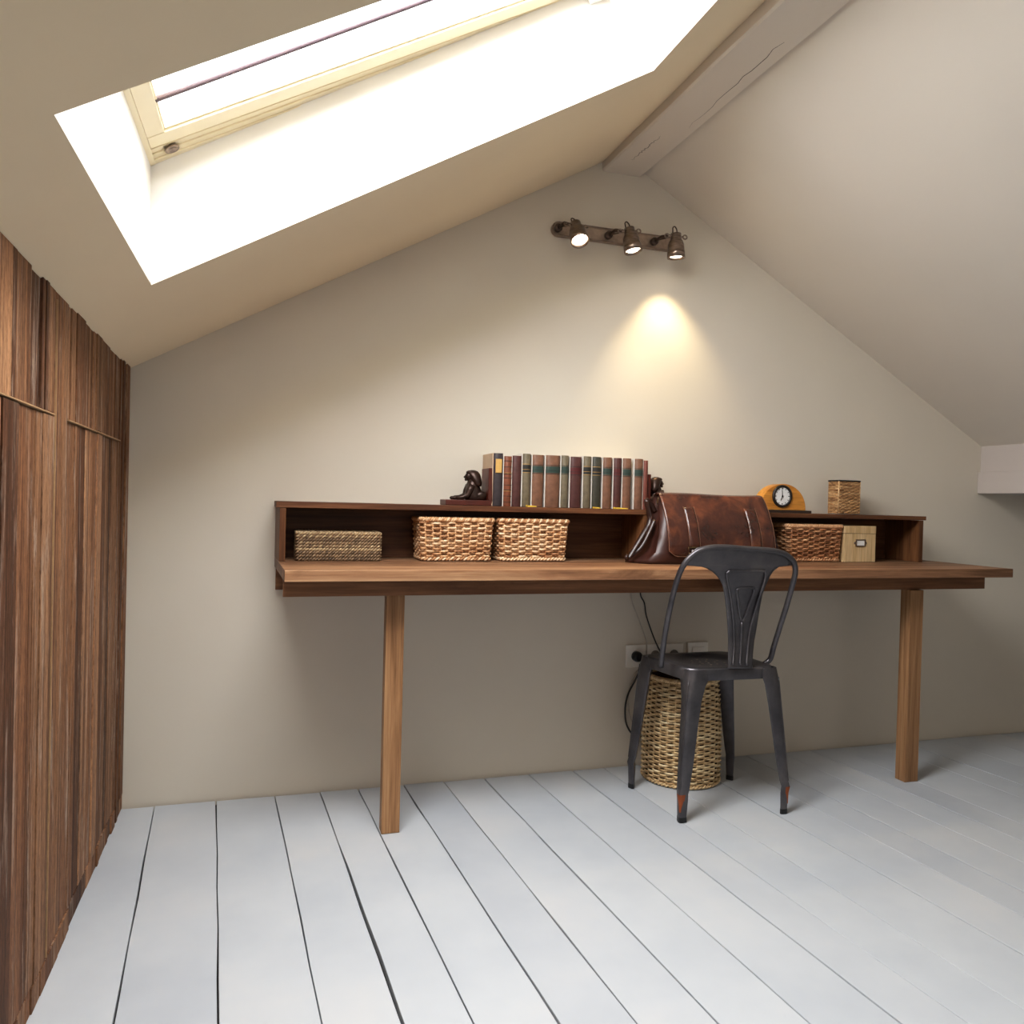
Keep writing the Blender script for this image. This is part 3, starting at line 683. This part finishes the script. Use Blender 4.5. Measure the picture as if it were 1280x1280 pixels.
# flap: from the back edge over the top and down the front
def flap_pt(u, v):   # u 0..1 across, v 0..1 from back top to the lower hem
    prof = [(2.396, 1.0), (2.378, 1.0085), (2.358, 1.0045), (2.342, .985), (2.322, .95), (2.303, .91), (2.292, .87), (2.287, .835), (2.287, .797)]
    f = v * (len(prof) - 1); i = min(int(f), len(prof) - 2); t_ = f - i
    y, z = L(prof[i][0], prof[i + 1][0], t_), L(prof[i][1], prof[i + 1][1], t_)
    x = L(L(1.256, 1.262, v), L(1.664, 1.676, v), u)
    cr_ = max(0, v - .9) / .1; ed = min(u, 1 - u)
    if ed < .06: z += cr_ * (.06 - ed) / .06 * .018
    y += -.007 * math.sin(PI * u) * v + .0035 * math.sin(u * 9 + v * 3) * v - .004 * math.exp(-((u - .68) / .1) ** 2) * v
    z += .002 * math.sin(u * 7) * (1 - v)
    return V(x, y, z)
mb = MB(); mb.grid([[flap_pt(u / 40, v / 30) for u in range(41)] for v in range(31)])
fo = mb.build('flap', M['leather'], bag, solid=.004)
def on_flap(u, v, o_): return flap_pt(u, v) + V(0, -o_, o_ * .25)
mb = MB()
edge = [on_flap(0.003, v / 30, .002) for v in range(4, 31)] + [on_flap(u / 40, 1, .002) for u in range(1, 41)] + [on_flap(.997, v / 30, .002) for v in range(30, 3, -1)]
mb.tube(edge, .001, 5); mb.build('edge_piping', M['stitch'], fo)
for u0, u1 in ((.175, .27), (.755, .862)):
    mb = MB(); mb.grid([[on_flap(L(u0, u1, k / 4), L(.46, .90, v / 14), .0045 + .002 * math.sin(PI * k / 4)) for k in range(5)] for v in range(15)])
    st = mb.build('strap', M['leather'], bag, solid=.002)
    mb = MB()
    for uu in (u0, u1): mb.tube([on_flap(uu, L(.455, .90, v / 14), .0055) for v in range(15)], .0008, 5)
    mb.build('stitching', M['stitch'], st)
    mb = MB(); c0, c1 = on_flap(u0 - .015, .905, .009), on_flap(u1 + .015, .905, .009); c2, c3 = c1 + V(0, -.002, -.02), c0 + V(0, -.002, -.02)
    mb.tube([c0, c1, c2, c3], .0022, 6, closed=True); mb.build('buckle', M['buckle'], st)
    mb = MB(); a0, a1 = on_flap(u0 + .015, .915, .006), on_flap(u1 - .015, .915, .006)
    mb.grid([[a0, a1], [a0 + V(0, .0, -.02), a1 + V(0, .0, -.02)], [a0 + V(0, .003, -.032), a1 + V(0, .003, -.032)]]); mb.build('strap_end', M['leatherd'], st, solid=.003)
# shoulder strap, looped down at the left end, with rings
sp_ = [on_y(819, 640, 2.375), on_y(812, 628, 2.372), on_y(808, 626, 2.368), on_y(811, 640, 2.366), on_y(812, 652, 2.362), on_y(803, 669, 2.352), on_y(791, 689, 2.345), on_y(785.5, 697.5, 2.342)]
sp_[-1].z = max(sp_[-1].z, zt + .014)
mb = MB(); pp = smooth_path(sp_, 6); mb.tube(pp, .0085, 8, flat=(.32, 1), upv=(-.5, -.6, .2))
q2 = smooth_path([sp_[-1] + V(.002, .003, .0), sp_[-1] + V(.020, .004, .014), on_y(801, 684, 2.342), on_y(810, 668, 2.345), on_y(818, 650, 2.35)], 6)
mb.tube(q2, .007, 8, flat=(.32, 1), upv=(-.5, -.6, .2)); mb.build('shoulder_strap', M['leatherd'], bag)
mb = MB(); e0 = sp_[-1]; mb.tube([e0 + V(-.006, -.004, .012), e0 + V(-.010, -.004, .002), e0 + V(-.006, -.004, -.008)], [.006, .008, .006], 8); mb.build('strap_tab', M['leatherd'], bag)
for c_ in ((1.250, 2.352, .995), (1.668, 2.356, .985)):
    mb = MB(); mb.tube([(c_[0] + (.003 if c_[0] < 1.4 else .004) * math.cos(a * PI / 8), c_[1] + .009 * math.cos(a * PI / 8 + .4), c_[2] - .012 + .011 * math.sin(a * PI / 8)) for a in range(16)], .0018, 6, closed=True); mb.build('ring', M['buckle'], bag)
mb = MB(); mb.grid([[(1.668 + .004 * k, 2.345 + .012 * k, .99), (1.70 + .012 * k, 2.335 + .015 * k, .86), (1.735 + .006 * k, 2.325 + .02 * k, .79)] for k in range(4)]); mb.build('side_gusset', M['leatherd'], bag, solid=.003)

# ------------------------------------------------------------------ metal chair
ch = thing('metal_chair', 'dark gunmetal steel cafe chair with curved splat back, facing the desk', 'chair', (1.384, 2.2, 0))
ZC = .466
cor = {'rl': V(1.232, 2.085, 0), 'rr': V(1.543, 2.075, 0), 'fr': V(1.532, 2.335, 0), 'fl': V(1.195, 2.335, 0)}
cc = (cor['rl'] + cor['rr'] + cor['fr'] + cor['fl']) / 4
def seat_ring(s_, n=64):
    P = [cor['rl'], cor['rr'], cor['fr'], cor['fl']]; out = []
    for i in range(4):
        a, b_, c_ = P[i - 1], P[i], P[(i + 1) % 4]; ra = b_ + (a - b_).normalized() * .055; rb_ = b_ + (c_ - b_).normalized() * .055
        for k in range(9):
            t_ = k / 8; out.append((1 - t_) ** 2 * ra + 2 * t_ * (1 - t_) * b_ + t_ * t_ * rb_)
        nx_ = P[(i + 1) % 4]; e_ = nx_ + (b_ - nx_).normalized() * .055
        for k in range(1, 6): out.append(rb_.lerp(e_, k / 6))
    return [cc + (p - cc) * s_ for p in out]
def zoff(ring, z): return [p + V(0, 0, z) for p in ring]
mb = MB(); rs = [zoff(seat_ring(1.0), ZC - .038), zoff(seat_ring(1.004), ZC - .036), zoff(seat_ring(1.006), ZC - .008), zoff(seat_ring(.995), ZC - .001), zoff(seat_ring(.97), ZC)]
R0 = seat_ring(1)
for f, z in ((.86, 0.0), (.78, -.001)): rs.append(zoff(seat_ring(f), ZC + z))
nn = len(R0)
for rad, z in ((.112, -.002), (.100, -.009), (.06, -.0105), (.02, -.011)):
    rs.append([cc + V((p - cc).x, (p - cc).y, 0).normalized() * rad + V(0, 0, ZC + z) for p in R0])
mb.loft(rs, caps=True); mb.build('seat', M['steel'], ch)
se = bpy.data.objects[[o_.name for o_ in ch.children if o_.name.startswith('seat')][0]]
mb = MB()
for r_, n_ in ((.0, 1), (.028, 6), (.056, 10)):
    for k in range(n_):
        a = 2 * PI * k / n_ + r_ * 9; mb.lathe([(.0038, 0), (.0038, .0012)], (cc.x + r_ * math.cos(a), cc.y + r_ * math.sin(a), ZC - .0112), (0, 0, 1), 10)
mb.build('drain_holes', M['nickel'], se)
# legs: folded sheet, ridge outwards, flared foot
feet = {'rl': on_z(849.5, 1029, 0), 'rr': on_z(983.5, 1017, 0), 'fl': on_z(785.5, 984, 0), 'fr': on_z(913.5, 973, 0)}
def leg(key, wt, rust):
    top = cor[key].copy(); ft = feet[key]; out = (top - cc); out.z = 0; out.normalize(); side = V(-out.y, out.x, 0)
    kz = .088; kn_ = L(top, ft, .93) + out * .006
    st_ = [(ZC - .004, top + out * -.004, wt * .92, .5), (ZC - .034, top + out * .003, wt * 1.06, .52), (ZC - .055, top + out * .006, wt * .9, .55), (ZC - .10, None, wt * .74, .62), (.30, None, wt * .66, .62), (.18, None, wt * .56, .62), (kz + .018, None, wt * .46, .6), (kz, None, wt * .42, .62), (kz - .02, None, wt * .40, .6), (.01, None, wt * .33, .6), (0.0005, None, wt * .32, .6)]
    rings = []
    for z, p, w_, dr in st_:
        if p is None:
            if z > kz: t_ = (ZC - .055 - z) / (ZC - .055 - kz); p = (top + out * .006).lerp(kn_, t_)
            else: t_ = (kz - z) / kz; p = kn_.lerp(ft, t_ ** .8)
            if abs(z - kz) < .001: p = p + out * .003
        p = V(p.x, p.y, z); hw_ = w_ / 2; dp = w_ * dr
        # outside: rounded V, inside: the same less the sheet
        o_ = []
        for k in range(9):
            s_ = -1 + k / 4; o_.append(p + side * hw_ * s_ - out * (dp * abs(s_) ** 1.6))
        for k in range(8, -1, -1):
            s_ = -1 + k / 4; o_.append(p + side * (hw_ - .003) * s_ - out * ((dp if key[0] == 'f' else dp * abs(s_) ** 1.6) + .005))
        rings.append(o_)
    mb = MB(); mb.loft(rings, smooth=True); lo = mb.build('leg', M['steel'], ch)
    md = lo.modifiers.new('es', 'EDGE_SPLIT'); md.split_angle = .9
    # pressed ridge line down the leg
    mb = MB(); mb.tube([r[4] + out * .0005 for r in rings[1:7]], .0016, 6); mb.build('ridge', M['steel'], lo)
    if rust:
        rp = []
        for i_, s_ in ((7, 1.0), (8, .8), (8.6, .3)):
            i0 = int(i_); f_ = i_ - i0; a_ = [rings[i0][k].lerp(rings[i0 + 1][k], f_) for k in range(9)]
            rp.append([a_[4].lerp(a_[k], s_) + out * .0012 for k in range(1, 8)])
        mb = MB(); mb.grid(rp); mb.build('rust_patch', M['rust'], lo)
    mb = MB(); mb.loft([[p.lerp(sum((q for q in rings[-1]), V(0, 0, 0)) / len(rings[-1]), -.10) + V(0, 0, z - p.z) for p in rings[-1]] for z in (0, .016)], smooth=False); mb.build('foot_cap', M['black'], lo)
leg('rl', .088, True); leg('rr', .075, True); leg('fl', .075, False); leg('fr', .075, False)
# back hoop
PA, PB = V(0, 2.14, ZC), V(0, 2.005, .85)
def on_back(px, py, o_=0.0):
    r = ray(px, py); nrm = V(.04, 1, (PA.y - PB.y) / (PB.z - PA.z)).normalized(); q = V(1.38, 2.14, ZC)
    return CAM + r * ((q - CAM).dot(nrm) / r.dot(nrm)) - nrm * o_
zc_ = lambda x, y: (800 + x / 6.095, 670 + y / 6.095)
hp = [(160, 985), (172, 880), (195, 720), (235, 520), (280, 345), (325, 235), (395, 150), (490, 98), (620, 86), (800, 98), (1000, 112), (1105, 140), (1165, 190), (1184, 262), (1165, 360), (1120, 520), (1070, 680), (1020, 840), (982, 960)]
hp3 = [on_back(*zc_(*p)) for p in hp]; hp3[0].z = ZC - .002; hp3[-1] = V(1.553, 2.128, ZC + .012); hp3.append(V(1.532, 2.132, ZC - .006))
mb = MB(); mb.tube(smooth_path(hp3, 5), .0088, 10); bh = mb.build('back_hoop', M['steel'], ch)
# pressed splat with its broad shoulder
def splat_pt(px, py, o_=0.0):
    p = on_back(px, py, 0); zt_ = min(max((p.z - ZC) / (.74 - ZC), 0), 1)
    # bring the lower end back to the rear edge of the seat
    yb = 2.073; tgt = on_y(px, py, yb); w_ = (1 - zt_) ** 1.3; p = p.lerp(tgt, w_)
    d_ = (CAM - p).normalized(); return p + d_ * o_
lb_ = [(75, 500), (88, 440), (100, 420), (130, 400), (160, 385), (200, 350), (222, 345), (232, 470), (245, 505), (270, 550), (300, 582), (340, 612), (380, 630), (440, 642), (500, 650), (575, 659), (650, 665), (725, 669), (800, 672), (900, 670), (1000, 668), (1010, 668)]
rb2 = [(75, 700), (88, 900), (100, 1000), (130, 1090), (160, 1140), (200, 1165), (222, 1165), (232, 1060), (245, 1040), (270, 1012), (300, 992), (340, 972), (380, 955), (440, 932), (500, 920), (575, 906), (650, 894), (725, 882), (800, 868), (900, 858), (1000, 855), (1010, 855)]
rows_ = []
for (y, xl), (_, xr) in zip(lb_, rb2):
    row = []
    for k in range(17):
        u = k / 16; bow = .006 * math.sin(PI * u)
        row.append(splat_pt(*zc_(L(xl, xr, u), y), bow))
    rows_.append(row)
mb = MB(); mb.grid(rows_); spl = mb.build('back_splat', M['steel'], ch, solid=.003)
mb = MB()
for pts in ([(708, 985), (716, 850), (714, 680), (695, 490), (662, 310), (672, 277), (700, 266), (800, 268), (930, 265), (955, 285), (948, 345), (880, 560), (838, 720), (822, 850), (812, 985)], [(762, 985), (768, 850), (776, 655)]):
    P = [splat_pt(*zc_(*p), .0088 if len(pts) > 5 else .0098) for p in pts]; mb.tube(smooth_path(P, 5), .004, 8)
P = [splat_pt(*zc_(*p), .0095) for p in [(776, 650), (740, 440), (748, 405), (800, 398), (862, 400), (868, 425), (840, 500)]]; mb.tube(smooth_path(P, 5, True), .004, 8, closed=True)
mb.build('pressed_rib', M['steel'], spl)

# ------------------------------------------------------------------ sockets and cables
YW = W - .0005
def plate(label, px0, px1, py0, py1, n, nm='socket_plate', cat='socket', name_in='outlet'):
    a, b2 = on_y(px0, py0, YW), on_y(px1, py1, YW); x0, x1, z1 = a.x, b2.x, a.z
    z0 = z1 - .083
    b = thing(nm, label, cat, ((x0 + x1) / 2, YW, z0))
    mb = MB(); mb.box(x0, x1, YW - .009, YW, z0, z1); mb.build('cover_plate', M['white'], b, bevel=.0025)
    for k in range(n):
        cx_ = L(x0, x1, (k + .5) / n); mb = MB()
        if name_in == 'outlet':
            mb.lathe([(.0195, 0), (.0215, .0012), (.0215, -.004)][::-1], (cx_, YW - .0095, (z0 + z1) / 2), (0, -1, 0), 24, caps=False)
            mb.lathe([(.019, 0), (.019, .0004)], (cx_, YW - .0091, (z0 + z1) / 2), (0, -1, 0), 24, mi=1)
            for s_ in (-1, 1): mb.lathe([(.0026, 0), (.0026, .0004)], (cx_ + s_ * .0095, YW - .0096, (z0 + z1) / 2), (0, -1, 0), 10, mi=2)
        else:
            mb.box(x0 + .018, x1 - .018, YW - .013, YW - .009, z0 + .018, z1 - .018)
        mb.build(name_in, [M['white'], M['slot'], M['black']], b)
    return (x0, x1, z0, z1)
X0, X1, Z0_, Z1_ = plate('white triple socket plate with a black plug on the wall below the desk', 782, 853, 806, 803, 3)
plate('white single data outlet plate on the wall, just right of the triple socket', 858.5, 884, 802.5, 802, 1, 'data_outlet', 'outlet', 'rocker')
px_ = L(X0, X1, 1 / 6); pz = (Z0_ + Z1_) / 2
pc = thing('power_cable', 'black power cable plugged into the triple socket, looping down behind the chair', 'cable', (px_, YW - .03, pz))
mb = MB(); mb.lathe([(.019, 0), (.0195, .012), (.017, .022), (.012, .025)], (px_, YW - .0102, pz), (0, -1, 0), 24); mb.build('plug', M['black'], pc)
mb = MB(); mb.tube(smooth_path([V(px_ + .004, YW - .028, pz - .006), V(px_ + .018, YW - .03, pz - .022)] + [on_y(x, y, W - .022) for x, y in ((800, 838), (793, 852), (785, 868), (781.5, 885), (783, 905), (792, 919), (803, 921))], 6), .0034, 8); mb.build('cord', M['black'], pc)
wc = tag(MB().tube(smooth_path([on_y(x, y, W - .012) for x, y in ((788.5, 738), (788.8, 747), (791.5, 757), (799, 776), (806, 795), (808.4, 806), (808, 818), (806.5, 832))] + [on_y(x, y, W - .01) for x, y in ((797, 838), (790, 850), (785.5, 868), (785.5, 885), (789, 900), (797, 912))], 5), .0022, 6).build('white_cable', M['wire'], off=(0, 0, 0)), 'thin pale cable hanging from the desk down past the triple socket', 'cable')
bc = tag(MB().tube(smooth_path([on_y(x, y, W - .014) for x, y in ((800.5, 736), (801, 745), (805.5, 754), (807.5, 768), (812.5, 784), (818.5, 800), (824, 812), (830, 822))], 5), .0026, 6).build('black_cable', M['black'], off=(0, 0, 0)), 'thin black cable hanging from the desk towards the middle socket', 'cable')

# ------------------------------------------------------------------ wall spotlight bar
zb = 1.93
lamp = thing('wall_spotlight', 'aged metal wall lamp with three small tilted spotlights on a bar', 'lamp', (1.2, W, zb))
xl_, xr_ = on_y(692, 286, W - .02).x + .02, on_y(843, 306, W - .02).x + .0
za, zbb = on_y(700, 287, W - .02).z, on_y(825, 302, W - .02).z; zb = (za + zbb) / 2
mb = MB(); rr_ = .024
def stad(r, y):
    o_ = []
    for k in range(13): a = PI / 2 + PI * k / 12; o_.append((xl_ + r * math.cos(a), y, zb + r * math.sin(a)))
    for k in range(13): a = -PI / 2 + PI * k / 12; o_.append((xr_ + r * math.cos(a), y, zb + r * math.sin(a)))
    return o_
mb.loft([stad(rr_, W - .0005), stad(rr_, W - .02), stad(rr_ - .002, W - .022), stad(rr_ - .004, W - .022), stad(rr_ - .005, W - .019)], smooth=False)
mb.build('bar', M['plate'], lamp)
mb = MB(); mb.tube([(x, W - .021, z) for x, y, z in stad(rr_ - .001, 0)], .0026, 6, closed=True); mb.build('bar_rim', M['nickel'], lamp)
heads = [((722.5, 279), (725, 301), V(.02, -.5, -.86), V(.05, -.3, -.95), 2.455), ((785.5, 290), (791.5, 314), V(.14, -.16, -.97), None, 2.462), ((842.5, 298), (845, 322), V(.05, .03, -1), None, 2.475)]
for i, (pn, pm, ax, _, yh) in enumerate(heads):
    ax = ax.normalized(); m0 = on_y(pm[0], pm[1], yh); ln_ = .078
    n0 = m0 - ax * ln_
    ho = bpy.data.objects.new('spot_head', None); C.objects.link(ho); ho.parent = lamp; ho.location = n0 - lamp.location
    mb = MB(); mb.lathe([(.013, -.008), (.0185, -.006), (.0188, .012), (.020, .016), (.0245, .022), (.0285, .034), (.0300, .056), (.0312, .058), (.0318, .080), (.0294, .080), (.027, .062), (.012, .04)], n0, ax, 28); mb.build('shade', M['nickel'], ho)
    mb = MB(); mb.lathe([(.0235, .0), (.0255, .007), (.020, .011)], n0 + ax * .064, ax, 24); mb.build('bulb', M['bulb'], ho)
    sx_ = V(1, 0, 0); fw = ax.cross(sx_).normalized(); sx_ = fw.cross(ax).normalized()
    for s_ in (-1, 1):
        mb = MB(); a0 = n0 + ax * .004 + sx_ * s_ * .016; mb.tube([a0, a0 + sx_ * s_ * .012], .004, 8)
        kc = a0 + sx_ * s_ * .02; mb.tube([kc + sx_ * .008 * math.cos(k * PI / 6) - ax * .007 * math.sin(k * PI / 6) for k in range(12)], .0026, 6, closed=True); mb.build('wing_knob', M['nickel'], ho)
    mb = MB(); t0 = n0 - ax * .004; mb.tube(smooth_path([t0 + sx_ * .004, t0 - ax * .016 + sx_ * .003, t0 - ax * .026 - sx_ * .004, t0 - ax * .022 - sx_ * .012, t0 - ax * .006 - sx_ * .013, t0 + ax * .01 - sx_ * .02, V(m0.x - .045, W - .03, zb)], 5), .0022, 6); mb.build('flex_lead', M['darkm'], ho)
    mb = MB(); j0 = V(n0.x - .034, W - .0215, zb - .002); mb.lathe([(.014, 0), (.014, .014), (.009, .018)], j0 + V(-.006, .0, .0), (0, -1, 0), 18)
    mb.tube([j0 + V(-.004, -.014, 0), j0 + V(.0, -.05, .004), n0 + ax * .004 - sx_ * .026], .0062, 8); mb.build('arm', M['darkm'], ho)
    ld = bpy.data.lights.new('spot_lamp', 'SPOT'); ld.energy = [3.5, 5.5, 11.0][i]; ld.color = (1, .74, .42); ld.spot_size = [1.2, 1.2, 1.45][i]; ld.spot_blend = .9; ld.shadow_soft_size = .014
    lo = bpy.data.objects.new('spot_lamp', ld); C.objects.link(lo); lo.location = m0 + ax * .004
    lo.rotation_euler = (ax + (V(0, .13, 0) if i == 2 else V(0, .1, 0))).to_track_quat('-Z', 'Y').to_euler()

# ------------------------------------------------------------------ light
wd = bpy.data.worlds.new('sky'); bpy.context.scene.world = wd; wd.use_nodes = True
bg = wd.node_tree.nodes['Background']; bg.inputs[0].default_value = (.93, .97, 1, 1); bg.inputs[1].default_value = 3.0
def area(name, loc, to, sx_, sy_, e_, col):
    ld = bpy.data.lights.new(name, 'AREA'); ld.shape = 'RECTANGLE'; ld.size = sx_; ld.size_y = sy_; ld.energy = e_; ld.color = col
    lo = bpy.data.objects.new(name, ld); C.objects.link(lo); lo.location = loc; lo.rotation_euler = (Vector(to) - Vector(loc)).to_track_quat('-Z', 'Y').to_euler(); return lo
w0 = sk(.9, 1.46, OFF + .16)
a1 = area('skylight_daylight', w0, w0 - NL, .95, 1.3, 74, (.97, .98, 1))
area('back_fill', (.9, -2.6, 1.35), (1.2, 2, .9), 2.6, 1.4, 11, (1, .97, .92))  # added fill lamp behind the camera, inside the closed room
a2 = area('floor_fill', (.15, .35, 1.66), (.25, .45, 0), .9, .9, 9, (1, .98, .95)); a2.data.spread = 1.75  # added lamp under the left slope, brightens the near floor; no opening there
vs = bpy.context.scene.view_settings; vs.view_transform = 'Standard'; vs.look = 'None'; vs.exposure = .22; vs.gamma = 1
vs.use_curve_mapping = True
cu = vs.curve_mapping.curves[3]
for p in ((.10, .09), (.30, .308), (.65, .69)): cu.points.new(*p)
vs.curve_mapping.update()
